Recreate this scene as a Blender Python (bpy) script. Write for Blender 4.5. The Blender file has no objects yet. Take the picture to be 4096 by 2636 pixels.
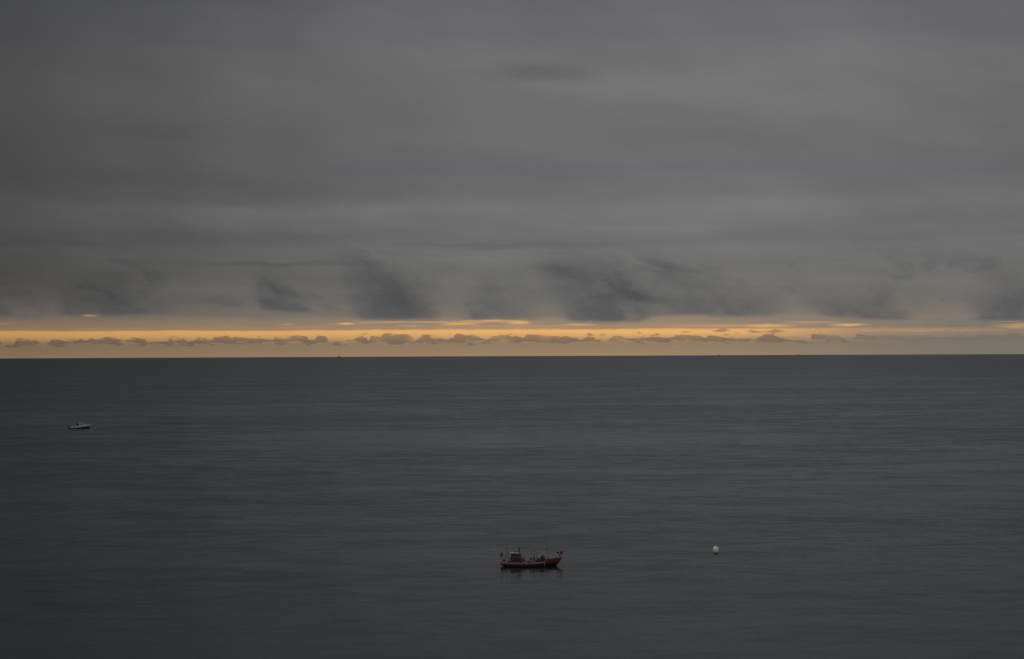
import bpy, bmesh, math, random
from mathutils import Vector, Matrix
random.seed(7)
R = math.radians
C = bpy.context.scene.collection
scene = bpy.context.scene

# ------------------------------------------------------------------ camera
CAM_H = 44.0                 # cliff-top viewpoint above the sea
EARTH = 6371000.0
cam_d = bpy.data.cameras.new('camera')
cam_d.sensor_width = 36.0
cam_d.lens = 90.0
cam_d.clip_start = 1.0
cam_d.clip_end = 200000.0
cam = bpy.data.objects.new('camera', cam_d)
C.objects.link(cam)
cam.location = (0, 0, CAM_H)
PITCH, ROLL = 0.382, 0.245     # degrees
cam.matrix_world = Matrix.Translation((0, 0, CAM_H)) @ Matrix.Rotation(R(90 + PITCH), 4, 'X') @ Matrix.Rotation(R(-ROLL), 4, 'Z')
scene.camera = cam

# ------------------------------------------------------------------ exposure
EXPO = -1.3
scene.view_settings.view_transform = 'Standard'
scene.view_settings.look = 'None'
scene.view_settings.gamma = 1
scene.view_settings.use_curve_mapping = False
scene.view_settings.exposure = EXPO
GAIN = 2.0 ** (-EXPO)

SUN_EL, SUN_AZ = 52.0, -60.0     # brightest part of the overcast, high on the left

# ------------------------------------------------------------------ node helpers
class V:
    """a node socket with arithmetic"""
    nt = None
    def __init__(s, sock): s.s = sock
    def __add__(a, b): return M('ADD', a, b)
    def __radd__(a, b): return M('ADD', b, a)
    def __sub__(a, b): return M('SUBTRACT', a, b)
    def __rsub__(a, b): return M('SUBTRACT', b, a)
    def __mul__(a, b): return M('MULTIPLY', a, b)
    def __rmul__(a, b): return M('MULTIPLY', b, a)
    def __truediv__(a, b): return M('DIVIDE', a, b)
def plug(v, sock):
    if isinstance(v, V): V.nt.links.new(v.s, sock)
    else: sock.default_value = v
def M(op, a, b=0.0, c=None):
    n = V.nt.nodes.new('ShaderNodeMath'); n.operation = op
    plug(a, n.inputs[0]); plug(b, n.inputs[1])
    if c is not None: plug(c, n.inputs[2])
    return V(n.outputs[0])
def smooth(x, a, b, lo=0.0, hi=1.0):
    n = V.nt.nodes.new('ShaderNodeMapRange'); n.interpolation_type = 'SMOOTHSTEP'
    plug(x, n.inputs['Value'])
    for k, v in (('From Min', a), ('From Max', b), ('To Min', lo), ('To Max', hi)): plug(v, n.inputs[k])
    return V(n.outputs[0])
def xyz(x, y, z=0.0):
    n = V.nt.nodes.new('ShaderNodeCombineXYZ')
    plug(x, n.inputs[0]); plug(y, n.inputs[1]); plug(z, n.inputs[2])
    return V(n.outputs[0])
def sep(v):
    n = V.nt.nodes.new('ShaderNodeSeparateXYZ'); plug(v, n.inputs[0])
    return [V(o) for o in n.outputs]
def VM(op, a, b=None):
    n = V.nt.nodes.new('ShaderNodeVectorMath'); n.operation = op
    plug(a, n.inputs[0])
    if b is not None: plug(b, n.inputs[1])
    return V(n.outputs['Value'] if op in ('LENGTH', 'DOT_PRODUCT') else n.outputs['Vector'])
def noise(vec, scale, detail=3.0, rough=0.5, dist=0.0):
    n = V.nt.nodes.new('ShaderNodeTexNoise')
    plug(vec, n.inputs['Vector'])
    n.inputs['Scale'].default_value = scale; n.inputs['Detail'].default_value = detail
    n.inputs['Roughness'].default_value = rough; n.inputs['Distortion'].default_value = dist
    return V(n.outputs['Fac']), V(n.outputs['Color'])
def mixc(f, a, b, blend='MIX'):
    n = V.nt.nodes.new('ShaderNodeMix'); n.data_type = 'RGBA'; n.blend_type = blend
    plug(f, n.inputs[0]); plug(a, n.inputs[6]); plug(b, n.inputs[7])
    return V(n.outputs[2])
def lin(c):
    return tuple((v / 255 / 12.92) if v / 255 <= 0.04045 else ((v / 255 + 0.055) / 1.055) ** 2.4 for v in c)
def col(*c): return (*lin(c), 1.0)
def ramp(x, stops, interp='LINEAR', lo=0.0, hi=1.0):
    """stops: (position in lo..hi, colour 4-tuple)"""
    n = V.nt.nodes.new('ShaderNodeValToRGB')
    r = n.color_ramp; r.interpolation = interp
    t = (x - lo) / (hi - lo) if (lo, hi) != (0.0, 1.0) else x
    plug(t, n.inputs[0])
    ps = [(min(1, max(0, (p - lo) / (hi - lo))), c) for p, c in stops]
    assert len(ps) <= 32
    r.elements[0].position = ps[0][0]; r.elements[0].color = ps[0][1]
    r.elements[1].position = ps[-1][0]; r.elements[1].color = ps[-1][1]
    for p, c in ps[1:-1]:
        e = r.elements.new(p); e.color = c
    return V(n.outputs['Color'])
def vadd(a, b): return VM('ADD', a, b)
def vscale(a, s):
    n = V.nt.nodes.new('ShaderNodeVectorMath'); n.operation = 'SCALE'
    plug(a, n.inputs[0]); plug(s, n.inputs['Scale'])
    return V(n.outputs['Vector'])

# ------------------------------------------------------------------ world: overcast dawn sky
world = bpy.data.worlds.new('World'); scene.world = world
world.use_nodes = True
nt = world.node_tree; V.nt = nt
for n in list(nt.nodes): nt.nodes.remove(n)
out = nt.nodes.new('ShaderNodeOutputWorld')
bg = nt.nodes.new('ShaderNodeBackground')
nt.links.new(bg.outputs[0], out.inputs[0])
tc = nt.nodes.new('ShaderNodeTexCoord')
D = V(tc.outputs['Generated'])
dx, dy, dz = sep(D)
# U = azimuth (0 due north, +east), h = elevation above the sea horizon; both in units of 1/10.24 rad
U = M('ARCTAN2', dx, dy) * 10.24
h = M('ARCSINE', dz) * 10.24 + 0.038
P0 = xyz(U, h)
# gentle warps so that no cloud edge is straight
_, wc = noise(xyz(U * 5.0, h * 16.0), 1.0, 3.0, 0.6)
wx, wy, _z = sep(wc)
Uw = U + (wx - 0.5) * 0.12
hw = h + (wy - 0.5) * 0.055
_, fc = noise(xyz(U * 26.0, h * 60.0), 1.0, 3.0, 0.6)
fx, fy, fz = sep(fc)
hf = h + (fy - 0.5) * 0.006      # fine warp for the low band
Uf = U + (fx - 0.5) * 0.03

def X(px): return (px - 2048) / 1000.0
def HY(px, y): return (1424.3 - 0.00425 * (px - 2048) - y) / 1000.0

# vertical colour of the cloud deck
lw, _ = noise(xyz(U * 0.8 + 3.0, h * 2.2), 1.0, 3.0, 0.55)
G = ramp(h + (wy - 0.5) * 0.03 + (lw - 0.5) * smooth(h, 0.3, 0.55, 0.0, 0.20), [
    (-0.02, col(150, 125, 96)), (0.045, col(146, 123, 97)), (0.085, col(158, 132, 101)),
    (0.112, col(158, 130, 103)), (0.14, col(140, 123, 105)),
    (0.175, col(118, 112, 104)), (0.235, col(109, 107, 103)), (0.35, col(107, 106, 104)), (0.43, col(107, 107, 107)),
    (0.47, col(103, 103, 104)), (0.53, col(109, 109, 110)), (0.59, col(109, 109, 110)), (0.66, col(103, 103, 104)),
    (0.73, col(100, 100, 102)), (0.875, col(103, 103, 104)), (1.07, col(106, 106, 107)),
    (1.18, col(104, 104, 105)), (1.32, col(99, 99, 102)), (1.45, col(95, 95, 99)), (2.0, col(100, 101, 104))],
    'EASE', -0.02, 2.0)
# brightness across the horizon
az = ramp(U, [(-16, (.62,)*3 + (1,)), (-4, (.40,)*3 + (1,)), (-2.1, (.50,)*3 + (1,)), (-1.55, (.60,)*3 + (1,)), (-1.0, (.76,)*3 + (1,)),
              (-0.5, (.90,)*3 + (1,)), (0, (1.0,)*3 + (1,)), (.6, (1.06,)*3 + (1,)), (1.2, (1.06,)*3 + (1,)), (1.7, (1.0,)*3 + (1,)),
              (2.1, (.94,)*3 + (1,)), (4, (.85,)*3 + (1,)), (16, (.62,)*3 + (1,))], 'LINEAR', -16, 16)
# the ramp table is coarse over that range, so a finer one serves the view ahead
azf = ramp(U, [(-2.6, (.41,)*3 + (1,)), (-2.05, (.465,)*3 + (1,)), (-1.5, (.60,)*3 + (1,)), (-1.0, (.76,)*3 + (1,)),
               (-0.5, (.90,)*3 + (1,)), (0, (1.0,)*3 + (1,)), (.6, (1.06,)*3 + (1,)), (1.2, (1.06,)*3 + (1,)), (1.7, (1.0,)*3 + (1,)),
               (2.05, (.95,)*3 + (1,)), (2.6, (.9,)*3 + (1,))], 'EASE', -2.6, 2.6)
ahead = smooth(M('ABSOLUTE', U), 2.2, 2.6, 1.0, 0.0)
azs = sep(az)[0] * (1.0 - ahead) + sep(azf)[0] * ahead
low = smooth(h, 0.10, 0.32, 0.0, 1.0)
azk = (M('POWER', azs, 0.45)) * (1.0 - low) + azs * low

# east-side greying of the warm horizon
east = smooth(Uw, 0.5, 1.9)
warm = smooth(h, 0.12, 0.20, 1.0, 0.0)
G = mixc(east * warm * 0.95, G, col(118, 112, 104))

# streaks and mottling of the deck
s1, _ = noise(xyz(U * 0.55, h * 5.5 + U * 0.3), 1.0, 4.0, 0.5, 0.3)
s2, _ = noise(xyz(U * 1.3 + h * 1.5, h * 2.6), 1.0, 5.0, 0.6)
s3, _ = noise(xyz(U * 1.2, h * 16.0 + U * .5), 1.0, 4.0, 0.5)
deck = 1.09 + ((s1 - 0.5) * 0.24 + (s2 - 0.5) * 0.44 + (s3 - 0.5) * smooth(h, .3, .9, .34, .05)) * smooth(h, 0.14, 0.30)

# lumpy dark clouds with flat bases: (x, base y, top y, strength)
LUMPS_A = [(-600, 1260, 1150, .5), (-200, 1260, 1100, .2), (0, 1262, 1190, .5), (60, 1262, 1190, .6), (105, 1262, 1200, 0), (245, 1262, 1190, 0), (300, 1262, 1150, .75), (400, 1262, 1120, .7),
           (520, 1262, 1080, .7), (600, 1262, 1100, .5), (680, 1258, 1130, .3), (760, 1255, 1150, .1), (1040, 1245, 1120, 0), (1085, 1240, 1080, .8), (1180, 1246, 1130, .9), (1240, 1250, 1180, .8),
           (1290, 1255, 1200, .05), (1400, 1270, 1050, .15), (1450, 1276, 1000, .7), (1540, 1280, 1010, 1.0), (1640, 1280, 1060, .95), (1740, 1278, 1120, .7), (1790, 1276, 1150, .15), (1860, 1280, 1180, .2),
           (1900, 1283, 1150, .75), (2000, 1283, 1090, .65), (2048, 1283, 1080, .6)]
LUMPS_B = [(2048, 1283, 1080, .6), (2110, 1280, 1070, .55), (2190, 1272, 1050, .25), (2260, 1280, 1030, .5), (2310, 1285, 1000, .8), (2400, 1287, 1000, .95),
           (2540, 1286, 1000, 1.0), (2600, 1278, 1010, .6), (2650, 1266, 1020, .4), (2720, 1262, 1010, .75), (2800, 1262, 1060, .8), (2960, 1268, 1140, .7), (3080, 1264, 1160, .6), (3170, 1235, 1170, .15),
           (3225, 1240, 1170, .35), (3300, 1262, 1180, .7), (3450, 1278, 1200, .9), (3580, 1283, 1215, .95), (3640, 1283, 1220, .1), (3840, 1285, 1200, 0), (3900, 1286, 1180, .8), (3980, 1286, 1120, .9),
           (4100, 1286, 1060, .95), (4400, 1285, 1100, .7), (4700, 1285, 1120, .4)]
Us = Uw + (h - 0.15) * 0.34                    # tops trail off to the left
def prof(tab, lo, hi):
    return ramp(Us, [(X(p), (HY(p, b) * 2, HY(p, t) * 2, s, 1)) for p, b, t, s in tab], 'LINEAR', lo, hi)
isR = smooth(Us, -0.005, 0.005)
pr = mixc(isR, prof(LUMPS_A, X(-600), 0.0), prof(LUMPS_B, 0.0, X(4700)))
pb, pt, ps = sep(pr)
pb = pb * 0.5; pt = pt * 0.5
lumpnoise, _ = noise(xyz(U * 5.5 + h * 1.2, h * 9.0), 1.0, 7.0, 0.62, 0.1)
hb = h + (wy - 0.5) * 0.022 + (fy - 0.5) * 0.006
body = smooth(hb - pb, -0.008, 0.012) * smooth(hw - pt, -0.12, 0.05, 1.0, 0.0)
body = body * smooth(hb - pb, 0.0, 0.24, 1.0, 0.75)
lump = body * ps * smooth(lumpnoise, 0.36, 0.58, 0.55, 1.15)
lump = M('MAXIMUM', lump, smooth(hb - pb, -0.010, 0.014) * smooth(hb - pb + (lumpnoise - .5) * .16, 0.010, 0.085, 1.0, 0.0) * smooth(ps, .25, .8) * smooth(lumpnoise, .34, .5, .5, .95))
# loose puffs drifting between the lumps
puff, _ = noise(xyz(U * 3.4 + h * 2.5, h * 6.5), 1.0, 6.0, 0.58, 0.6)
lump = lump + smooth(puff, .52, .68) * smooth(h, .15, .22) * smooth(h, .34, .44, 1.0, 0.0) * .55
lump = M('MINIMUM', lump, 1.1)

# the clear amber band low in the sky
en, _ = noise(xyz(U * 3.0, h * 60.0 + 5.0), 1.0, 4.0, .6)
band = smooth(hf + (wy - 0.5) * 0.006 + (en - .5) * .010, 0.102, 0.111, 1.0, 0.0) * smooth(hf, 0.052, 0.100)
slope_edge = smooth(U, 0.75, 1.55, 1.0, 0.16) * smooth(U, 1.55, 2.3, 1.0, 0.4)
band = band * slope_edge
# slits of light above the band: (x, y, half width, half height, strength)
SLITS = [(1800, 1288, 370, 3.5, .55), (1480, 1291, 60, 3, .5), (1385, 1295, 38, 5, .9), (1550, 1288, 110, 4, .55), (1650, 1303, 70, 4, .3), (1840, 1294, 85, 7, .8), (1960, 1283, 140, 4, .7),
         (2070, 1290, 55, 9, .95), (2310, 1299, 75, 5, .55), (2890, 1303, 190, 6, .35), (3060, 1303, 120, 8, .75), (3240, 1290, 120, 5, .4), (3390, 1300, 75, 6, .9),
         (3600, 1322, 500, 9, .35), (4060, 1306, 110, 12, .5), (372, 1264, 32, 4.5, .7), (1150, 1297, 30, 3, .45), (2030, 1306, 330, 5, .25)]
Pf = xyz(Uf, hf)
slit = None
for (px, y, a, b, s) in SLITS:
    q = VM('MULTIPLY', VM('SUBTRACT', Pf, (X(px), HY(px, y), 0)), (1000.0 / a, 1000.0 / b, 0))
    e = smooth(VM('LENGTH', q), 0.0, 1.45, s * 1.1, 0.0)
    slit = e if slit is None else M('MAXIMUM', slit, e)
sn, _ = noise(xyz(U * 9.0, h * 150.0), 1.0, 3.0, .6)
slit = slit * smooth(sn, .30, .58, .45, 1.05)
# thin leak of light all along under the lumps
leak, _ = noise(xyz(U * 2.6, h * 75.0), 1.0, 4.0, .6)
slit = M('MAXIMUM', slit, smooth(leak, .55, .75, 0.0, .5) * smooth(h, .112, .12) * smooth(h, .128, .145, 1.0, 0.0))
glow = M('MAXIMUM', band, slit)

# the row of small cumulus along the band: (x, top y)
ROW = [(-200, 1363), (0, 1362), (28, 1366), (45, 1392), (75, 1392), (88, 1361), (135, 1358), (146, 1366), (160, 1362), (178, 1372), (195, 1392), (212, 1374), (228, 1357), (262, 1355), (280, 1366), (300, 1363), (330, 1364),
       (340, 1354), (362, 1361), (376, 1353), (408, 1356), (422, 1352), (470, 1351), (500, 1359), (545, 1353), (585, 1360), (604, 1374), (640, 1368), (672, 1370), (686, 1355), (742, 1357), (760, 1376),
       (782, 1362), (800, 1353), (840, 1358), (850, 1362), (862, 1346), (905, 1343), (950, 1349), (1000, 1356), (1025, 1352), (1085, 1358), (1096, 1348), (1168, 1350), (1178, 1339), (1225, 1345), (1240, 1360), (1262, 1358), (1272, 1340), (1305, 1342),
       (1316, 1372), (1332, 1372), (1342, 1366), (1358, 1368), (1370, 1385), (1392, 1362), (1440, 1350), (1465, 1356), (1476, 1372), (1484, 1338), (1520, 1345), (1534, 1336), (1600, 1335), (1640, 1342), (1662, 1362), (1690, 1338), (1720, 1339), (1760, 1352),
       (1785, 1362), (1815, 1350), (1828, 1328), (1842, 1330), (1890, 1340), (1935, 1353), (1950, 1356), (1962, 1345), (1990, 1348), (2001, 1331), (2030, 1332), (2075, 1345), (2095, 1354), (2108, 1332), (2150, 1335), (2200, 1344), (2245, 1352),
       (2255, 1344), (2285, 1354), (2330, 1360), (2350, 1340), (2374, 1343), (2390, 1362), (2432, 1362), (2447, 1341), (2480, 1343), (2510, 1360), (2545, 1357), (2570, 1345), (2620, 1342), (2660, 1350), (2700, 1338), (2730, 1337),
       (2790, 1346), (2825, 1352), (2835, 1337), (2880, 1344), (2960, 1354), (3010, 1362), (3040, 1345), (3056, 1332), (3085, 1332), (3120, 1350), (3160, 1372), (3235, 1360), (3250, 1328), (3285, 1334), (3300, 1342), (3340, 1344), (3400, 1362), (3415, 1346), (3422, 1329),
       (3460, 1336), (3500, 1344), (3560, 1340), (3640, 1348), (3800, 1345), (4096, 1335), (4400, 1340)]
def rowramp(k):
    seg = ROW[k * 31: k * 31 + 32]
    lo, hi = X(seg[0][0]), X(seg[-1][0])
    return seg, ramp(Uf, [(X(p), (HY(p, t) * 5,) * 3 + (1,)) for p, t in seg], 'LINEAR', lo, hi)
rowh = None
for k in range((len(ROW) + 29) // 31):
    seg, r = rowramp(k)
    if len(seg) < 2: break
    v = sep(r)[0] * 0.2
    if rowh is None: rowh = v
    else:
        f = smooth(Uf, X(seg[0][0]) - 0.0005, X(seg[0][0]) + 0.0005)
        rowh = rowh * (1.0 - f) + v * f
rn, rc = noise(xyz(U * 17.0 + h * 22.0, h * 75.0), 1.0, 6.0, 0.58, 0.2)
below = 0.070 + (rowh - 0.070) * 0.85 - h
basen = (noise(xyz(U * 9.0, h * 30.0 + 7.0), 1.0, 4.0, .6)[0] - .5) * .05
lens = M('MINIMUM', below, (h - 0.055 + basen) * 0.7) + (rn - 0.5) * 0.050 + 0.0035
row = smooth(lens, -0.001, 0.008) * .85
row = M('MAXIMUM', row, smooth(below + (rn - .5) * .03, -0.002, 0.014) * smooth(h, .0, .055) * .22)
# some of the clouds are thinner than others
thinr, _ = noise(xyz(U * 6.0, 3.0), 1.0, 2.0, .5)
row = row * smooth(thinr, .36, .50, .72, 1.0)
# stray scraps of cloud above the row
Pscrap = xyz(Uf, h + (U * 0.0) + (rn - .5) * .02)
SCRAPS = [(455, 1345, 10, 3, 0), (2740, 1326, 22, 5, .8), (2880, 1323, 32, 7, 1), (2945, 1332, 14, 3, .7), (3018, 1327, 30, 6, 1), (3090, 1326, 42, 6, 1), (2410, 1339, 12, 4, .7), (1460, 1337, 22, 3, .6), (700, 1347, 26, 3, .5), (2555, 1332, 9, 4, .7)]
for (px, y, a, b, s) in SCRAPS:
    if not s: continue
    q = VM('MULTIPLY', VM('SUBTRACT', Pscrap, (X(px), HY(px, y), 0)), (1000.0 / a, 1000.0 / b, 0))
    row = M('MAXIMUM', row, smooth(VM('LENGTH', q) + (rn - .5) * 2.2, 0.1, 1.5, s * .8, 0.0))

# a few named streaks higher up (x, y, half width, half height, depth)
STREAKS = [(2150, 292, 300, 55, .20), (2000, 985, 620, 20, .17), (1130, 1058, 420, 13, .20), (300, 985, 700, 25, .10), (3300, 900, 500, 60, .10), (3950, 860, 500, 50, .10),
           (900, 850, 1100, 40, -.10), (3000, 700, 900, 45, -.05), (1750, 1045, 330, 34, -.06), (2600, 340, 700, 60, -.06), (1300, 770, 900, 60, .06), (2700, 560, 900, 70, .06), (600, 1165, 420, 40, -.05)]
Pw = xyz(Uw, hw)
strk = None
STREAKS = [t + (0,) for t in STREAKS] + [(2680, 1095, 190, 60, .11, .42), (2420, 1070, 190, 50, .09, .3), (2520, 1160, 130, 45, .12, .4), (1500, 1075, 120, 55, .11, .6), (1620, 1190, 120, 60, .14, .3),
            (2250, 1090, 180, 45, .08, .2), (1480, 1005, 130, 14, -.06, .5), (2560, 1045, 140, 10, -.06, .5), (1100, 1150, 70, 30, .12, .8), (450, 1130, 190, 60, .10, .2), (3980, 1120, 120, 60, .10, .5), (2300, 1180, 110, 40, -.08, .2), (1960, 1150, 60, 60, .10, .1), (2440, 1160, 330, 150, .15, .1), (1590, 1160, 160, 130, .12, .2), (3420, 1230, 260, 60, .10, .1), (2950, 1210, 260, 70, .08, .1), (400, 1180, 260, 90, .08, .1)]
for (px, y, a, b, s, sl) in STREAKS:
    Ps = Pw if not sl else VM('ADD', Pw, xyz(0.0, (Uw - X(px)) * sl))
    q = VM('MULTIPLY', VM('SUBTRACT', Ps, (X(px), HY(px, y), 0)), (1000.0 / a, 1000.0 / b, 0))
    e = smooth(VM('LENGTH', q), 0.0, 1.2, s, 0.0)
    strk = e if strk is None else strk + e

sky = mixc(lump * 0.80, G, col(82, 84, 87))
sky = mixc(glow, sky, col(221, 168, 101))
eastrow = smooth(U, 1.0, 1.8, 0.82, 0.35)
sky = mixc(row * eastrow, sky, col(95, 90, 84))
bright = azk * deck * (1.0 - strk)
# the deck brightens towards the zenith and behind the viewer
up = smooth(h, 1.9, 8.0, 1.0, 2.9)
back = smooth(dy, -0.2, 0.7, 1.7, 1.0)
sky = vscale(sky, bright * up * back * GAIN)
# clear daylight above the deck, filtered through it
ns = nt.nodes.new('ShaderNodeTexSky'); ns.sky_type = 'NISHITA'
ns.sun_disc = False; ns.sun_elevation = R(SUN_EL); ns.sun_rotation = R(SUN_AZ)
thin = smooth(h, 0.3, 4.0, 0.0, 0.012)
sky = vadd(sky, vscale(V(ns.outputs['Color']), thin))
nt.links.new(sky.s, bg.inputs['Color'])
bg.inputs['Strength'].default_value = 1.0
world.cycles.sampling_method = 'MANUAL'
world.cycles.sample_map_resolution = 512

# ------------------------------------------------------------------ sun, veiled by the overcast
sun_d = bpy.data.lights.new('sun', 'SUN'); sun_d.energy = 0.7; sun_d.angle = R(35); sun_d.color = (1.0, .97, .92)
sun = bpy.data.objects.new('sun', sun_d); C.objects.link(sun)
sd = Vector((math.sin(R(SUN_AZ)) * math.cos(R(SUN_EL)), math.cos(R(SUN_AZ)) * math.cos(R(SUN_EL)), math.sin(R(SUN_EL))))
sun.rotation_euler = sd.to_track_quat('Z', 'Y').to_euler()
sun.location = sd * 100

scene.render.engine = 'CYCLES'
scene.cycles.max_bounces = 4
scene.cycles.use_denoising = True

# ------------------------------------------------------------------ materials
def mat(name, c, rough=0.6, var=0.15, scale=3.0, metal=0.0, grime=None, grime_amt=0.0, coat=0.0):
    m = bpy.data.materials.new(name); m.use_nodes = True
    V.nt = m.node_tree
    b = m.node_tree.nodes['Principled BSDF']
    t = m.node_tree.nodes.new('ShaderNodeTexCoord')
    o = V(t.outputs['Object'])
    n1, _ = noise(o, scale, 5.0, 0.6)
    n2, _ = noise(VM('MULTIPLY', o, (1.0, 1.0, 0.25)), scale * 2.5, 4.0, 0.65)
    base = mixc(smooth(n1, .3, .7), (*[v * (1 - var) for v in c], 1), (*[min(1, v * (1 + var)) for v in c], 1))
    if grime: base = mixc(smooth(n2, .5, .72) * grime_amt, base, (*grime, 1))
    plug(base, b.inputs['Base Color'])
    plug(smooth(n2, .3, .7, max(0.05, rough - .12), min(1, rough + .12)), b.inputs['Roughness'])
    b.inputs['Metallic'].default_value = metal
    b.inputs['Coat Weight'].default_value = coat
    return m
def hull_mat(name, top, lowcol, line, rise, wear, wear_amt):
    """painted topsides over a darker lower hull whose line climbs to the bow"""
    m = bpy.data.materials.new(name); m.use_nodes = True
    V.nt = m.node_tree
    b = m.node_tree.nodes['Principled BSDF']
    t = m.node_tree.nodes.new('ShaderNodeTexCoord')
    o = V(t.outputs['Object']); ox, oy, oz = sep(o)
    n1, _ = noise(VM('MULTIPLY', o, (1.2, 1.0, 3.0)), 2.0, 5.0, .6)
    n2, _ = noise(VM('MULTIPLY', o, (5.0, 5.0, .8)), 1.5, 5.0, .65)
    base = mixc(smooth(n1, .3, .7), (*[v * .8 for v in top], 1), (*[v * 1.2 for v in top], 1))
    base = mixc(smooth(n2, .50, .75) * wear_amt, base, (*wear, 1))
    lv = line + smooth(ox, rise[0], rise[1], 0.0, rise[2])
    base = mixc(smooth(oz - lv, -0.02, 0.02, 1.0, 0.0), base, (*lowcol, 1))
    plug(base, b.inputs['Base Color']); b.inputs['Roughness'].default_value = .45
    return m

M_HULL = hull_mat('hull_red', (.068, .011, .010), (.012, .012, .014), .12, (6.0, 10.5, .5), (.10, .035, .03), .5)  # black antifouling below the line
M_STRAKE = mat('worn_red_rail', (.12, .038, .037), .55, .25, 1.6, grime=(.24, .18, .165), grime_amt=.6)
M_RED = mat('red_paint', (.062, .012, .012), .5, .25, 2.5, grime=(.10, .03, .02), grime_amt=.5)
M_DECK = mat('deck_paint', (.22, .12, .10), .8, .2, 2.0, grime=(.1, .09, .08), grime_amt=.5)
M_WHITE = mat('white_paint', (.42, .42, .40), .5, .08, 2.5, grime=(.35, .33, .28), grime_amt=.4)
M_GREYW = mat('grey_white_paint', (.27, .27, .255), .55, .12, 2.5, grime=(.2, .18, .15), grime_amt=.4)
M_GREY = mat('weathered_grey', (.12, .125, .13), .6, .25, 4.0, grime=(.16, .10, .07), grime_amt=.4)
M_DARK = mat('black_steel', (.02, .02, .022), .5, .3, 4.0)
M_GLASS = mat('dark_glass', (.025, .027, .03), .08, .1, 1.0)
M_FRAME = mat('brown_grey_frame', (.13, .115, .10), .6, .2, 4.0)
M_BUOYR = mat('red_inflated_vinyl', (.38, .036, .02), .45, .12, 3.0)
M_BUOYD = mat('crimson_vinyl', (.18, .012, .016), .45, .12, 3.0)
M_BLACKV = mat('black_vinyl', (.02, .02, .02), .5, .2, 4.0)
M_ROPE = mat('pale_rope', (.5, .46, .38), .9, .2, 15.0)
M_NET = mat('dark_blue_net', (.018, .024, .035), .95, .4, 14.0)
M_YEL = mat('yellow_float', (.62, .60, .16), .6, .2, 8.0)
M_TAN = mat('tan_timber', (.30, .24, .16), .7, .2, 6.0)
M_BUOYW = mat('white_buoy_skin', (.80, .79, .68), .55, .06, 2.0, grime=(.52, .49, .32), grime_amt=.5)
M_FOOTSHADE = mat('weed_and_shade_dark', (.02, .022, .01), .9, .3, 10.0)  # dark underside, with waterline shadow and reflection put into the colour
M_GELW = mat('white_gelcoat', (.50, .50, .47), .35, .05, 1.0, grime=(.4, .4, .36), grime_amt=.3)
M_SHIP = mat('ship_hazed_grey', (.13, .12, .11), .7, .1, .2)  # distance haze mixed into the base colour as a lighter grey

# ------------------------------------------------------------------ mesh helpers
def tag(o, label=None, cat=None, group=None, kind=None):
    if label: o['label'] = label
    if cat: o['category'] = cat
    if group: o['group'] = group
    if kind: o['kind'] = kind
    return o
def obj(name, bm, m, parent=None, smooth_=False, bevel=0.0):
    bmesh.ops.recalc_face_normals(bm, faces=bm.faces)
    me = bpy.data.meshes.new(name); bm.to_mesh(me); bm.free()
    if smooth_:
        for p in me.polygons: p.use_smooth = True
    me.materials.append(m)
    o = bpy.data.objects.new(name, me); C.objects.link(o)
    if parent is not None: o.parent = parent
    if bevel:
        md = o.modifiers.new('bevel', 'BEVEL'); md.width = bevel; md.segments = 2; md.limit_method = 'ANGLE'
    return o
def empty(name, loc, rz=0.0, **k):
    o = bpy.data.objects.new(name, None); C.objects.link(o)
    o.location = loc; o.rotation_euler = (0, 0, rz); o.empty_display_size = .5
    return tag(o, **k)
def box(bm, x0, x1, y0, y1, z0, z1, tx=0.0, ty=0.0, skew=0.0):
    """box; tx/ty draw the top in, skew shifts the top along x"""
    v = [bm.verts.new(p) for p in ((x0, y0, z0), (x1, y0, z0), (x1, y1, z0), (x0, y1, z0),
         (x0 + tx + skew, y0 + ty, z1), (x1 - tx + skew, y0 + ty, z1), (x1 - tx + skew, y1 - ty, z1), (x0 + tx + skew, y1 - ty, z1))]
    for f in ((0, 1, 2, 3), (4, 5, 6, 7), (0, 1, 5, 4), (1, 2, 6, 5), (2, 3, 7, 6), (3, 0, 4, 7)):
        bm.faces.new([v[i] for i in f])
def tube(bm, pts, r, n=8, r1=None):
    pts = [Vector(p) for p in pts]
    rings = []
    for i, p in enumerate(pts):
        d = (pts[min(i + 1, len(pts) - 1)] - pts[max(i - 1, 0)]).normalized()
        a = d.orthogonal().normalized(); b = d.cross(a)
        if i and rings:
            a = (last - d * last.dot(d)).normalized(); b = d.cross(a)
        last = a
        rr = r if r1 is None else r + (r1 - r) * i / (len(pts) - 1)
        rings.append([bm.verts.new(p + (a * math.cos(t) + b * math.sin(t)) * rr) for t in [2 * math.pi * k / n for k in range(n)]])
    for u, w in zip(rings, rings[1:]):
        for k in range(n): bm.faces.new((u[k], u[(k + 1) % n], w[(k + 1) % n], w[k]))
    bm.faces.new(rings[0][::-1]); bm.faces.new(rings[-1])
def lathe(bm, prof, c=(0, 0, 0), n=24, mtx=None):
    c = Vector(c); rings = []
    for r, z in prof:
        ring = []
        for k in range(n):
            p = Vector((r * math.cos(2 * math.pi * k / n), r * math.sin(2 * math.pi * k / n), z))
            if mtx: p = mtx @ p
            ring.append(bm.verts.new(p + c))
        rings.append(ring)
    for u, w in zip(rings, rings[1:]):
        for k in range(n): bm.faces.new((u[k], u[(k + 1) % n], w[(k + 1) % n], w[k]))
    bm.faces.new(rings[0][::-1]); bm.faces.new(rings[-1])
def interp(tab, x):
    if x <= tab[0][0]: return tab[0][1:]
    for a, b in zip(tab, tab[1:]):
        if x <= b[0]:
            t = (x - a[0]) / (b[0] - a[0])
            return tuple(p + (q - p) * t for p, q in zip(a[1:], b[1:]))
    return tab[-1][1:]
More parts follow.
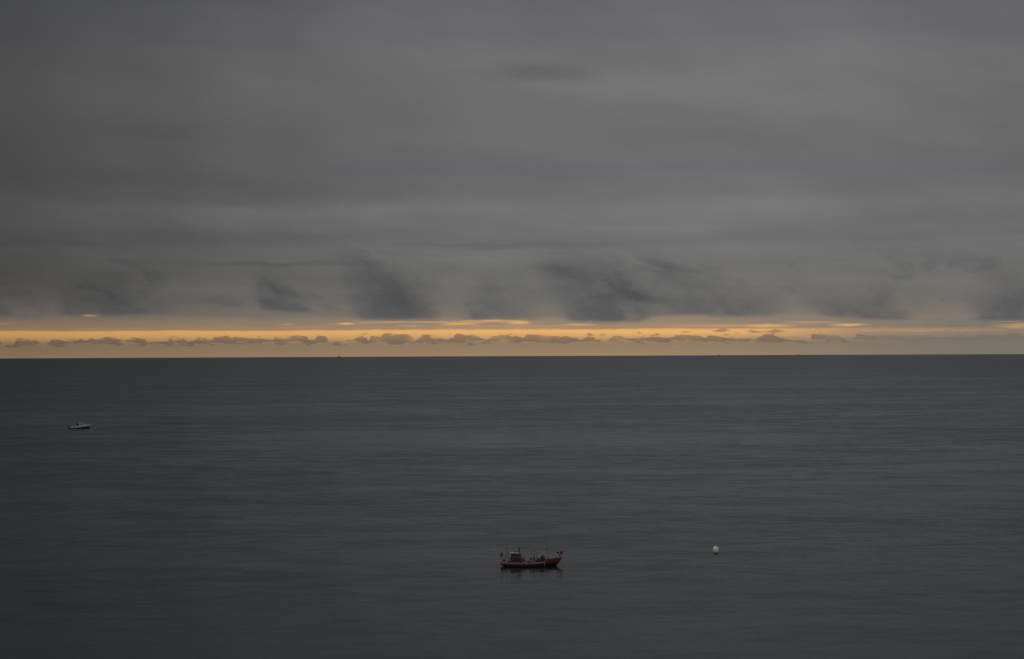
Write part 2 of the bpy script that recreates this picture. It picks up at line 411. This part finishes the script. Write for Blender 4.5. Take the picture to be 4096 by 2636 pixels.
def loft(bm, sections, close_ends=True, cyclic=False):
    rows = [[bm.verts.new(p) for p in s] for s in sections]
    for u, w in zip(rows, rows[1:]):
        rng = range(len(u)) if cyclic else range(len(u) - 1)
        for k in rng:
            bm.faces.new((u[k], u[(k + 1) % len(u)], w[(k + 1) % len(u)], w[k]))
    if close_ends:
        bm.faces.new(rows[0][::-1]); bm.faces.new(rows[-1])

# ------------------------------------------------------------------ the sea
def build_sea():
    rs = [0.0, 20.0]
    while rs[-1] < 60000: rs.append(rs[-1] * 1.05)
    n = 720
    verts = [(0, 0, 0)]; faces = []
    for r in rs[1:]:
        z = -r * r / (2 * EARTH)
        verts += [(r * math.sin(2 * math.pi * k / n), r * math.cos(2 * math.pi * k / n), z) for k in range(n)]
    for k in range(n): faces.append((0, 1 + (k + 1) % n, 1 + k))
    for i in range(len(rs) - 2):
        a = 1 + i * n; b = a + n
        for k in range(n):
            k2 = (k + 1) % n
            faces.append((a + k, a + k2, b + k2, b + k))
    me = bpy.data.meshes.new('sea'); me.from_pydata(verts, [], faces); me.update()
    for p in me.polygons: p.use_smooth = True
    o = bpy.data.objects.new('sea', me); C.objects.link(o)
    tag(o, kind='structure')
    m = bpy.data.materials.new('sea_water'); m.use_nodes = True
    t = m.node_tree; V.nt = t
    for nn in list(t.nodes): t.nodes.remove(nn)
    mo = t.nodes.new('ShaderNodeOutputMaterial')
    tc = t.nodes.new('ShaderNodeTexCoord'); O = V(tc.outputs['Object'])
    x, y, z = sep(O)
    dist = VM('LENGTH', O)
    # wind patches: broad, and long cat's paws lying across the view
    w1, _ = noise(VM('MULTIPLY', O, (.0030, .0045, 0)), 1.0, 4.0, .55, .6)
    w2, _ = noise(VM('MULTIPLY', O, (.014, .030, 0)), 1.0, 4.0, .6, .4)
    wind = smooth(w1 * .6 + w2 * .4, .40, .60)
    # ripples, short waves, swell
    _, c1 = noise(VM('MULTIPLY', O, (1.1, 1.8, 0)), 1.0, 3.0, .6)
    _, c2 = noise(VM('MULTIPLY', O, (.13, .25, 0)), 1.0, 5.0, .62)
    _, c3 = noise(VM('MULTIPLY', O, (.032, .056, 0)), 1.0, 4.0, .55)
    a1, b1, _1 = sep(c1); a2, b2, _2 = sep(c2); a3, b3, _3 = sep(c3)
    ripple = wind * 0.22 + 0.05
    sx = (a1 - .5) * ripple * .7 + (a2 - .5) * .05
    fade = smooth(dist, 600, 4000, 1.0, .5)
    sy = (b1 - .5) * ripple * 1.3 + ((b2 - .5) * .40 + (b3 - .5) * .24) * fade * (wind * .8 + .45)
    offshore = smooth(M('LOGARITHM', dist, 10.0), 2.55, 4.2, .012, .10)
    # long-run facets facing the shore dominate what is seen at a grazing angle
    sy = M('ABSOLUTE', sy + offshore + (wind - .3) * .055) + 0.004
    N = VM('NORMALIZE', xyz(sx, sy * -1.0, 1.0))
    gl = t.nodes.new('ShaderNodeBsdfAnisotropic'); plug(N, gl.inputs['Normal'])
    gl.inputs['Color'].default_value = (.60, .617, .615, 1)
    gl.inputs['Roughness'].default_value = .12
    df = t.nodes.new('ShaderNodeBsdfDiffuse'); df.inputs['Color'].default_value = (.014, .014, .014, 1)
    fr = t.nodes.new('ShaderNodeFresnel'); fr.inputs['IOR'].default_value = 1.333; plug(N, fr.inputs['Normal'])
    mx = t.nodes.new('ShaderNodeMixShader')
    t.links.new(fr.outputs[0], mx.inputs[0]); t.links.new(df.outputs[0], mx.inputs[1]); t.links.new(gl.outputs[0], mx.inputs[2])
    t.links.new(mx.outputs[0], mo.inputs[0])
    me.materials.append(m)
build_sea()

# ------------------------------------------------------------------ red fishing boat
# local x runs from the stern (0) to the stem (12.1), z up from the waterline, camera on the -y side
FB = (-2.45, 512.6, 0.0)
fb = empty('fishing_boat', FB, R(-1.5), label='red wooden fishing boat with wheelhouse aft, masts and net gear, lying broadside on the sea', cat='boat')
#      x    rail half beam, waterline half beam, rail z, bottom z
ST = [(0.00, 1.35, 0.95, .95, .34), (0.35, 1.55, 1.15, .94, .18), (1.0, 1.75, 1.45, .93, -.05), (2.2, 1.95, 1.75, .92, -.35), (4.0, 2.08, 1.95, .91, -.5),
      (6.0, 2.08, 1.95, .94, -.55), (7.6, 2.0, 1.75, 1.02, -.6), (8.7, 1.85, 1.35, 1.10, -.6), (9.6, 1.6, .9, 1.22, -.6), (10.4, 1.2, .42, 1.36, -.55),
      (11.0, .85, .12, 1.47, -.2), (11.5, .5, .06, 1.56, .62), (11.85, .22, .05, 1.62, 1.1), (12.05, .06, .04, 1.66, 1.42)]
bm = bmesh.new()
secs = []
for i in range(0, 61):
    x = 12.05 * i / 60
    b, w, zr, zb = interp(ST, x)
    zk = zr - .30
    zw = max(zb + .12, 0.0)
    zw = min(zw, zk - .05)
    bk = b * .985 + .03
    half = [(bk, zk), ((bk + w) / 2 + .07, (zk + zw) / 2), (w, zw), (w * .72, (zw + zb) / 2 - .02), (.04, zb)]
    secs.append([(x, -p, q) for p, q in half] + [(x, p, q) for p, q in half[::-1]])
loft(bm, secs)
obj('hull', bm, M_HULL, fb, True)
# bulwark: leans inboard so its worn paint catches the sky
for s in (-1, 1):
    bm = bmesh.new(); secs = []
    for i in range(0, 61):
        x = 12.05 * i / 60
        b, w, zr, zb = interp(ST, x)
        if x > 8.85: zr2, lean = zr + min(.17, (x - 8.85) * 2), .05
        else: zr2, lean = zr, .20 if x > 1.2 else .08
        bk = b * .985 + .034
        lean = min(lean, bk * .6)
        secs.append([(x, s * bk, zr - .301), (x, s * (bk + .035), zr - .27), (x, s * (bk - lean), zr2), (x, s * (bk - lean - .07 if bk > .3 else bk - lean - .02), zr2),
                     (x, s * max(bk - .12, .012), zr - .301)])
    loft(bm, secs, True, True)
    obj('bulwark', bm, M_STRAKE if False else M_STRAKE, fb)
bm = bmesh.new()
for i in range(1):
    secs = []
    for k in range(0, 49):
        x = .15 + 11.3 * k / 48
        b, w, zr, zb = interp(ST, x); b = max(b - .16, .03)
        zd = zr - (.28 if x < 8.8 else .05)
        secs.append([(x, -b, zd - .04), (x, -b, zd), (x, 0, zd + .05), (x, b, zd), (x, b, zd - .04)])
    loft(bm, secs, True, True)
obj('deck', bm, M_DECK, fb)
# dark red bow planks are one piece with the bulwark forward: the raised forecastle side
bm = bmesh.new()
for s in (-1, 1):
    secs = []
    for k in range(0, 25):
        x = 8.85 + 3.15 * k / 24
        b, w, zr, zb = interp(ST, x); b = b * .985 + .075
        zt = zr + min(.16, (x - 8.85) * 2 + .02)
        secs.append([(x, s * b, zr - .36), (x, s * (b + .02), zt - .03), (x, s * max(b - .06, .02), zt - .03), (x, s * max(b - .06, .015), zr - .34)])
    loft(bm, secs, True, True)
obj('forecastle_planking', bm, M_RED, fb)
bm = bmesh.new()
for s in (-1, 1):
    pts = []
    for k in range(0, 25):
        x = 8.85 + 3.15 * k / 24
        b, w, zr, zb = interp(ST, x)
        pts.append((x, s * max(b * .985 + .03, .03), zr + min(.16, (x - 8.85) * 2 + .02)))
    tube(bm, pts, .04, 6)
obj('bow_rail', bm, M_STRAKE, fb)
# stem post
bm = bmesh.new()
tube(bm, [(10.75, 0, -.25), (11.05, 0, .3), (11.55, 0, .95), (11.98, 0, 1.45), (12.12, 0, 1.72), (12.14, 0, 1.92)], .10, 8)
obj('stem_post', bm, M_DARK, fb, True)
# rubbing strake
bm = bmesh.new()
for s in (-1, 1):
    pts = []
    for k in range(0, 49):
        x = .1 + 11.6 * k / 48
        b, w, zr, zb = interp(ST, x)
        pts.append((x, s * (b * .985 + .06), zr - .40))
    tube(bm, pts, .035, 6)
obj('rubbing_strake', bm, M_RED, fb)
# stern: white coaming with a red locker and a white post
bm = bmesh.new()
box(bm, .10, 1.15, -1.30, -1.18, .80, 1.15); box(bm, .10, 1.15, 1.18, 1.30, .80, 1.15); box(bm, .08, .20, -1.17, 1.17, .80, 1.15)
obj('stern_coaming', bm, M_GREYW, fb, bevel=.02)
bm = bmesh.new(); box(bm, .22, 1.0, -.95, .95, .70, 1.42, tx=.08, ty=.1)
lk = obj('stern_locker', bm, M_RED, fb, bevel=.06)
bm = bmesh.new(); box(bm, .20, 1.02, -.93, .93, 1.422, 1.50, tx=.12, ty=.2, skew=.1)
obj('lid', bm, M_RED, lk, bevel=.02)
for s in (-1, 1):
    bm = bmesh.new(); box(bm, 1.18, 1.36, s * 1.42 - .07, s * 1.42 + .07, .72, 1.82)
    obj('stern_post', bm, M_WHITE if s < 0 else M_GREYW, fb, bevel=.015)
bm = bmesh.new(); tube(bm, [(1.62, -1.35, .75), (1.62, -1.35, 1.80), (1.72, -.2, 1.92), (1.62, 1.35, 1.80), (1.62, 1.35, .75)], .035, 6)
obj('stern_frame', bm, M_DARK, fb)
bm = bmesh.new(); tube(bm, [(1.02, -.6, .7), (1.12, -.6, 2.2), (1.32, -.6, 4.1), (1.52, -.6, 5.55)], .045, 8, .012)
obj('whip_antenna', bm, M_DARK, fb)
bm = bmesh.new(); tube(bm, [(1.42, .2, .7), (1.42, .2, 2.35)], .025, 6)
box(bm, 1.30, 1.52, .12, .28, 2.36, 2.62)
obj('stern_lamp', bm, M_DARK, fb)
# wheelhouse
wh_bm = bmesh.new(); box(wh_bm, 1.95, 4.20, -1.05, 1.05, .66, 2.02, tx=.04, ty=.04)
wh = obj('wheelhouse', wh_bm, M_RED, fb, bevel=.05)
bm = bmesh.new(); box(bm, 2.02, 4.14, -1.0, 1.0, 2.022, 2.60, tx=.02, ty=.03, skew=.02)
up_ = obj('window_band', bm, M_FRAME, wh, bevel=.03)
for x0, x1 in ((2.14, 2.60), (2.68, 3.14), (3.22, 3.66), (3.74, 4.06)):
    for s in (-1, 1):
        bm = bmesh.new(); box(bm, x0, x1, s * .985 - .012, s * .985 + .012, 2.14, 2.48)
        obj('window', bm, M_GLASS, wh)
for y0 in (-.86, -.26, .34):
    bm = bmesh.new(); box(bm, 4.135, 4.16, y0, y0 + .52, 2.14, 2.48)
    obj('window', bm, M_GLASS, wh)
bm = bmesh.new()
secs = []
for k in range(9):
    t = k / 8; x = 1.92 + 1.62 * t
    zc = 2.60 + .10 * math.sin(math.pi * (.15 + .7 * t))
    secs.append([(x, -1.14, zc), (x, -1.16, zc + .06), (x, -.6, zc + .15), (x, 0, zc + .18), (x, .6, zc + .15), (x, 1.16, zc + .06), (x, 1.14, zc)])
loft(bm, secs, True, True)
obj('roof', bm, M_GREYW, wh)
bm = bmesh.new(); box(bm, 3.545, 4.28, -1.12, 1.12, 2.602, 2.68, tx=.02, ty=.03)
obj('visor', bm, M_GREY, wh, bevel=.02)
bm = bmesh.new(); box(bm, 2.98, 3.50, -1.075, -1.03, .72, 1.86)
dr = obj('door', bm, M_RED, wh, bevel=.02)
bm = bmesh.new(); box(bm, 3.06, 3.42, -1.09, -1.078, 1.42, 1.74)
obj('pane', bm, M_GLASS, dr)
# roof gear
bm = bmesh.new(); lathe(bm, [(.05, 2.70), (.10, 2.72), (.10, 2.84), (.30, 2.87), (.33, 2.94), (.28, 3.04), (.05, 3.07)], (3.0, .1, 0), 20)
obj('radar_dome', bm, M_DARK, fb, True)
bm = bmesh.new(); tube(bm, [(3.70, 0, 2.66), (3.68, 0, 3.1)], .11, 8); obj('mast_foot', bm, M_DARK, fb)
for xt, zt in ((3.50, 3.98), (3.86, 3.95)):
    bm = bmesh.new(); tube(bm, [(3.68, 0, 3.05), ((3.68 + xt) / 2, 0, 3.4), (xt, 0, zt)], .085, 8, .045)
    obj('forked_mast', bm, M_DARK, fb)
bm = bmesh.new()
for y in (-.9, .9): tube(bm, [(4.06, y, 2.66), (4.10, y, 3.05)], .022, 6)
tube(bm, [(4.10, -.9, 3.05), (4.10, .9, 3.05)], .022, 6); tube(bm, [(3.90, -.9, 2.67), (3.98, -.9, 2.98)], .02, 6)
obj('roof_rail', bm, M_GREY, fb)
# winch forward of the wheelhouse
wn_bm = bmesh.new(); box(wn_bm, 4.32, 4.98, -.75, .75, .66, 1.35, tx=.1, ty=.1)
box(wn_bm, 4.25, 4.42, -.8, -.3, .66, 1.75, tx=.02); box(wn_bm, 4.45, 4.75, .1, .6, 1.35, 1.95, tx=.08, ty=.08)
wn = obj('winch', wn_bm, M_FRAME, fb, bevel=.03)
bm = bmesh.new(); lathe(bm, [(.30, -.6), (.30, -.55), (.17, -.52), (.17, .52), (.30, .55), (.30, .6)], (4.62, -.2, 1.55), 16, Matrix.Rotation(R(90), 4, 'X'))
obj('drum', bm, M_GREY, wn, True)
bm = bmesh.new(); box(bm, 5.05, 5.22, -1.75, -1.60, .64, 1.22); obj('bollard', bm, M_TAN, fb, bevel=.02)
# hauling gallows
bm = bmesh.new()
tube(bm, [(6.72, -.3, .7), (6.72, -.3, 2.42)], .05, 8)
tube(bm, [(6.12, -.3, 3.25), (6.12, -.3, 2.50), (6.20, -.3, 2.42), (6.78, -.3, 2.44), (6.85, -.3, 2.55), (6.85, -.3, 3.28)], .045, 8)
obj('gallows', bm, M_DARK, fb)
bm = bmesh.new()
tube(bm, [(7.25, .5, .7), (7.25, .5, 2.68)], .035, 6); tube(bm, [(6.95, .5, 2.66), (7.40, .5, 2.68)], .03, 6)
obj('derrick_post', bm, M_DARK, fb)
# net hauler
nh_bm = bmesh.new(); box(nh_bm, 5.85, 6.85, -.55, .65, .66, 1.25, tx=.06, ty=.08); box(nh_bm, 6.9, 7.3, -.45, .3, .66, 1.5, tx=.05)
nh = obj('net_hauler', nh_bm, M_GREY, fb, bevel=.04)
for xx in (6.02, 6.62):
    bm = bmesh.new(); lathe(bm, [(.24, -.45), (.30, -.42), (.16, -.2), (.16, .2), (.30, .42), (.24, .45)], (xx, .05, 1.58), 16, Matrix.Rotation(R(90), 4, 'X'))
    obj('roller', bm, M_GREY, nh, True)
bm = bmesh.new()
for xx in (5.9, 6.9): tube(bm, [(xx, -.4, 1.2), (xx, -.4, 1.88)], .04, 6)
tube(bm, [(5.9, -.4, 1.86), (6.9, -.4, 1.86)], .04, 6)
obj('frame', bm, M_GREY, nh)
# fore mast with a lamp
bm = bmesh.new(); tube(bm, [(9.55, 0, 1.2), (9.48, 0, 2.2), (9.36, 0, 3.2), (9.26, 0, 3.55)], .035, 6, .022)
fm = obj('fore_mast', bm, M_DARK, fb)
bm = bmesh.new(); lathe(bm, [(.03, -.16), (.10, -.12), (.11, .08), (.04, .16)], (9.25, 0, 3.48), 12)
obj('mast_lamp', bm, M_DARK, fm)
bm = bmesh.new(); tube(bm, [(9.26, 0, 3.48), (8.5, 0, 3.46)], .012, 5); lathe(bm, [(.02, -.08), (.06, 0), (.02, .08)], (8.5, 0, 3.45), 10)
obj('gaff', bm, M_DARK, fm)
bm = bmesh.new(); tube(bm, [(9.24, 0, 3.4), (7.28, .3, 2.68)], .008, 4); tube(bm, [(9.24, 0, 3.4), (11.9, 0, 1.9)], .008, 4); tube(bm, [(3.8, 0, 3.8), (6.85, -.3, 3.2)], .007, 4)
obj('stay', bm, M_DARK, fb)
bm = bmesh.new(); box(bm, 9.45, 9.66, -.2, .2, 1.22, 1.62, tx=.03); tube(bm, [(9.55, -.5, 1.25), (9.55, -.5, 1.95)], .05, 6)
obj('windlass', bm, M_DARK, fb, bevel=.02)
# bow roller post
bm = bmesh.new(); box(bm, 11.50, 11.80, -.16, .16, 1.55, 2.15, tx=.05, ty=.03, skew=.14)
obj('bow_post', bm, M_TAN, fb, bevel=.03)
bm = bmesh.new(); tube(bm, [(11.78, 0, 2.0), (11.95, 0, 2.35), (12.2, 0, 2.75)], .035, 6); tube(bm, [(11.78, 0, 2.1), (11.6, .1, 2.5), (11.42, .1, 2.72)], .03, 6)
obj('bow_davit', bm, M_DARK, fb)
# fender rub-line pads
bm = bmesh.new()
tube(bm, [(8.82, -1.96, 1.30), (8.80, -2.02, .95), (8.78, -1.98, .5), (8.76, -1.80, .14)], .035, 6)
bx = obj('side_rope', bm, M_ROPE, fb)
bm = bmesh.new(); tube(bm, [(5.25, -2.02, 1.0), (5.3, -2.16, .7), (5.2, -2.14, .45)], .03, 6)
obj('side_rope', bm, M_ROPE, fb)

def world_of(p): return Matrix.Translation(FB) @ Matrix.Rotation(R(-1.5), 4, 'Z') @ Vector(p)
def inflatable(p, r, m, label, tilt=(0, 0, 0), neck=1.0, L=1.0):
    """pear-shaped inflated buoy with a black neck and eye; p is its centre"""
    e = empty('inflatable_buoy', world_of(p), 0, label=label, cat='buoy', group='red inflatable buoys hung on the fishing boat')
    e.rotation_euler = tuple(R(a) for a in tilt)
    bm = bmesh.new()
    prof = []
    for k in range(0, 15):
        t = math.pi * k / 14
        rr = math.sin(t) * r
        z = math.cos(t) * r
        if z < 0: z *= L; rr *= (1 - .18 * neck * (-math.cos(t)))
        prof.append((max(rr, .02), z))
    lathe(bm, prof, (0, 0, 0), 24)
    obj('body', bm, m, e, True)
    bm = bmesh.new(); lathe(bm, [(.05, -r * L - .10), (.09, -r * L - .06), (.09, -r * L + .03), (.05, -r * L + .05)], (0, 0, 0), 12)
    obj('neck', bm, M_BLACKV, e, True)
    return e
inflatable((.22, -.9, 2.70), .36, M_BUOYR, 'bright orange-red inflatable buoy hanging over the stern of the fishing boat', (0, 8, 0), 2.2, 2.2)
inflatable((11.40, .05, 2.82), .25, M_BUOYD, 'smaller crimson inflatable buoy, inboard of the large one at the bow of the fishing boat', (0, -50, 0), 1)
inflatable((12.18, -.02, 2.92), .33, M_BUOYD, 'large crimson inflatable buoy at the very tip of the fishing boat bow', (0, 30, 0), 1.6, 1.35)
inflatable((11.80, -.1, 2.30), .18, M_BUOYD, 'smallest crimson inflatable buoy, lashed low on the bow post of the fishing boat', (0, 10, 0), 1)

# nets heaped under the fore mast
def heap(name, cx, cy, z, ax, ay, az_, m, seed, parent=None, n=1.0):
    rnd = random.Random(seed); bm = bmesh.new()
    bmesh.ops.create_icosphere(bm, subdivisions=4, radius=1.0)
    ph = [rnd.uniform(0, 6) for _ in range(6)]
    for v in bm.verts:
        p = v.co
        k = 1 + .06 * n * (math.sin(5 * p.x + ph[0]) * math.sin(4 * p.y + ph[1]) + math.sin(9 * p.z + ph[2] + 4 * p.x) * .6 + math.sin(13 * p.y + ph[3] + 7 * p.z) * .4) + rnd.uniform(-.02, .02)
        q = Vector((p.x * k * ax, p.y * k * ay, max(p.z * k, -.0) * az_))
        v.co = q + Vector((cx, cy, z))
    return obj(name, bm, m, parent, False)
nheap = heap('net_heap', 0, 0, 0, .62, .85, 1.35, M_NET, 3)
nheap.location = world_of((8.35, -.35, .95)); tag(nheap, 'tall dark blue net mound with a yellow band, heaped on the fishing boat deck', 'net', 'nets heaped on deck')
yb = bmesh.new()
tube(yb, [(-.60, -.05, .45), (-.62, -.1, .75), (-.53, -.15, 1.0), (-.36, -.2, 1.18), (-.18, -.2, 1.32)], .10, 8, .07)
obj('float_line', yb, M_YEL, nheap, True)
h2 = heap('net_heap', 0, 0, 0, .50, .7, .78, M_NET, 9)
h2.location = world_of((7.55, -.4, .92)); tag(h2, 'lower dark heap of netting beside the tall mound on the fishing boat', 'net', 'nets heaped on deck')

# anchor rope from the bow into the water
bm = bmesh.new()
a = world_of((12.12, 0, 1.60)); b = world_of((12.45, -.9, -.4))
tube(bm, [a, a.lerp(b, .33) + Vector((-.02, 0, -.05)), a.lerp(b, .66) + Vector((-.02, 0, -.06)), b], .022, 6)
tag(obj('anchor_rope', bm, M_GREY), 'thin grey anchor rope running from the fishing boat bow straight down to the water', 'rope')

# ------------------------------------------------------------------ white motorboat
MB_ = (-243.6, 1408.0, -.15)
mb = empty('motorboat', MB_, R(19), label='small white motorboat with a low cabin, far out on the left of the sea', cat='boat')
SM = [(0, 1.45, 1.2, 1.35, -.2), (1.2, 1.6, 1.4, 1.33, -.35), (4, 1.75, 1.55, 1.45, -.4), (7, 1.7, 1.35, 1.62, -.45), (9, 1.4, .8, 1.85, -.45), (10.4, .95, .3, 2.02, -.3), (11.2, .5, .08, 2.15, .5), (12.0, .1, .05, 2.25, 1.7)]
M_MHULL = hull_mat('motorboat_hull', (.40, .40, .38), (.02, .022, .025), .42, (3.0, 10.5, .75), (.4, .4, .36), .4)  # lower hull darker, its edge climbing towards the bow
bm = bmesh.new(); secs = []
for i in range(41):
    x = 12.0 * i / 40; b, w, zr, zb = interp(SM, x)
    zm = zr * .45 + max(zb, 0) * .55
    half = [(b, zr), ((b + w) / 2, zm), (w, max(zb + .1, .02)), (.05, zb)]
    secs.append([(x, -p, q) for p, q in half] + [(x, p, q) for p, q in half[::-1]])
loft(bm, secs); obj('hull', bm, M_MHULL, mb, True)
bm = bmesh.new(); secs = []
for i in range(37):
    x = 3.6 + 8.2 * i / 36; b, w, zr, zb = interp(SM, x); b = b - .04
    secs.append([(x, -b, zr - .05), (x, -b, zr + .02), (x, 0, zr + .10), (x, b, zr + .02), (x, b, zr - .05)])
loft(bm, secs, True, True); obj('foredeck', bm, M_GELW, mb, True)
bm = bmesh.new(); box(bm, .05, 3.62, -1.35, 1.35, .75, .85); obj('cockpit_floor', bm, M_GREY, mb)
bm = bmesh.new(); box(bm, 4.9, 9.2, -1.15, 1.15, 1.5, 2.35, tx=.25, ty=.22); cr = obj('coachroof', bm, M_GELW, mb, bevel=.12)
for x0, x1 in ((5.4, 6.6), (6.9, 8.1)):
    for s in (-1, 1):
        bm = bmesh.new(); box(bm, x0, x1, s * 1.075 - .05, s * 1.075 + .02, 1.95, 2.12); obj('window', bm, M_GLASS, cr)
bm = bmesh.new(); box(bm, 4.4, 7.6, -1.0, 1.0, 2.36, 2.88, tx=.35, ty=.12, skew=-.05); ws = obj('wheelhouse', bm, M_GLASS, mb, bevel=.05)
bm = bmesh.new(); box(bm, 4.9, 7.15, -1.05, 1.05, 2.885, 3.10, tx=.15, ty=.1); obj('roof', bm, M_GELW, ws, bevel=.06)
bm = bmesh.new(); box(bm, 3.85, 4.88, -1.0, 1.0, .86, 3.05, tx=.12, ty=.1, skew=.1); obj('dark_bulkhead', bm, M_DARK, mb, bevel=.08)
bm = bmesh.new(); tube(bm, [(5.0, 0, 3.1), (4.6, 0, 3.9)], .04, 6); obj('antenna', bm, M_GREYW, mb)
om = bmesh.new(); box(om, -.75, 0.02, -.32, .32, .75, 1.45, tx=.08, ty=.06); box(om, -.45, -.1, -.14, .14, -.3, .76)
obj('outboard_motor', om, M_DARK, mb, bevel=.06)
bm = bmesh.new()
pr_ = [(x, -interp(SM, x)[0] + .08, interp(SM, x)[2] + .55) for x in (7.5, 8.5, 9.5, 10.5, 11.5)]
tube(bm, pr_ + [(12.0, 0, 2.85)] + [(a, -b, c) for a, b, c in pr_[::-1]], .03, 6)
for p in pr_: tube(bm, [p, (p[0], p[1], p[2] - .55)], .025, 5); tube(bm, [(p[0], -p[1], p[2]), (p[0], -p[1], p[2] - .55)], .025, 5)
obj('pulpit_rail', bm, M_GREYW, mb)

# ------------------------------------------------------------------ white mooring buoy
bu = empty('mooring_buoy', (43.0, 543.0, 0.0), label='large white egg-shaped mooring buoy with a dark foot, right of the fishing boat', cat='buoy')
tilt = Matrix.Rotation(R(-12), 4, 'Y')
bm = bmesh.new(); prof = []
for k in range(0, 19):
    t = math.pi * k / 18
    prof.append((max(math.sin(t) * .60, .02), math.cos(t) * .76))
lathe(bm, prof, (0, 0, .76), 32, tilt); obj('float', bm, M_BUOYW, bu, True)
bm = bmesh.new(); lathe(bm, [(.30, -.25), (.50, -.2), (.54, -.02), (.50, .10), (.40, .16), (.2, .18)], (.02, 0, -.02), 28); obj('shaded_weedy_foot', bm, M_FOOTSHADE, bu, True)  # waterline shadow and reflection modelled as a dark weedy foot
bm = bmesh.new()
ring = [tilt @ Vector((.09 * math.cos(a), 0, .76 + .09 * math.sin(a))) + Vector((0, 0, .80)) for a in [2 * math.pi * k / 12 for k in range(13)]]
tube(bm, ring, .02, 6); obj('lifting_eye', bm, M_GREY, bu, True)

# ------------------------------------------------------------------ ships on the horizon
def ship(px, D, L, label, bridge, rz):
    X_ = (px - 2048) / 10240.0 * D
    s = empty('ship', (X_, D, -(X_ * X_ + D * D) / (2 * EARTH)), R(rz), label=label, cat='ship', group='far ships on the horizon')
    bm = bmesh.new(); secs = []
    for x, b, z0, z1 in ((-.5, .10, 0, .13), (-.45, .12, -.03, .125), (0, .13, -.03, .11), (.35, .10, -.03, .13), (.5, .01, .03, .17)):
        secs.append([(x * L, -b * L, z1 * L), (x * L, -b * L * .8, z0 * L), (x * L, b * L * .8, z0 * L), (x * L, b * L, z1 * L)])
    loft(bm, secs, True, True); obj('hull', bm, M_SHIP, s)
    bm = bmesh.new(); box(bm, (bridge - .13) * L, (bridge + .13) * L, -.09 * L, .09 * L, .12 * L, .30 * L, tx=.02 * L, ty=.01 * L)
    box(bm, (bridge - .07) * L, (bridge + .08) * L, -.07 * L, .07 * L, .302 * L, .38 * L)
    obj('superstructure', bm, M_SHIP, s)
    bm = bmesh.new(); tube(bm, [(bridge * L, 0, .38 * L), (bridge * L, 0, .52 * L)], .018 * L, 5)
    obj('mast', bm, M_SHIP, s)
ship(1355, 20800, 26, 'tiny dark ship on the horizon, the only one left of the fishing boat', .12, 12)
ship(2874, 20800, 20, 'tiny dark ship on the horizon nearly above the white mooring buoy', -.05, -20)
ship(3192, 21500, 19, 'tiny dark ship on the horizon, the farthest right of the three', .1, 30)
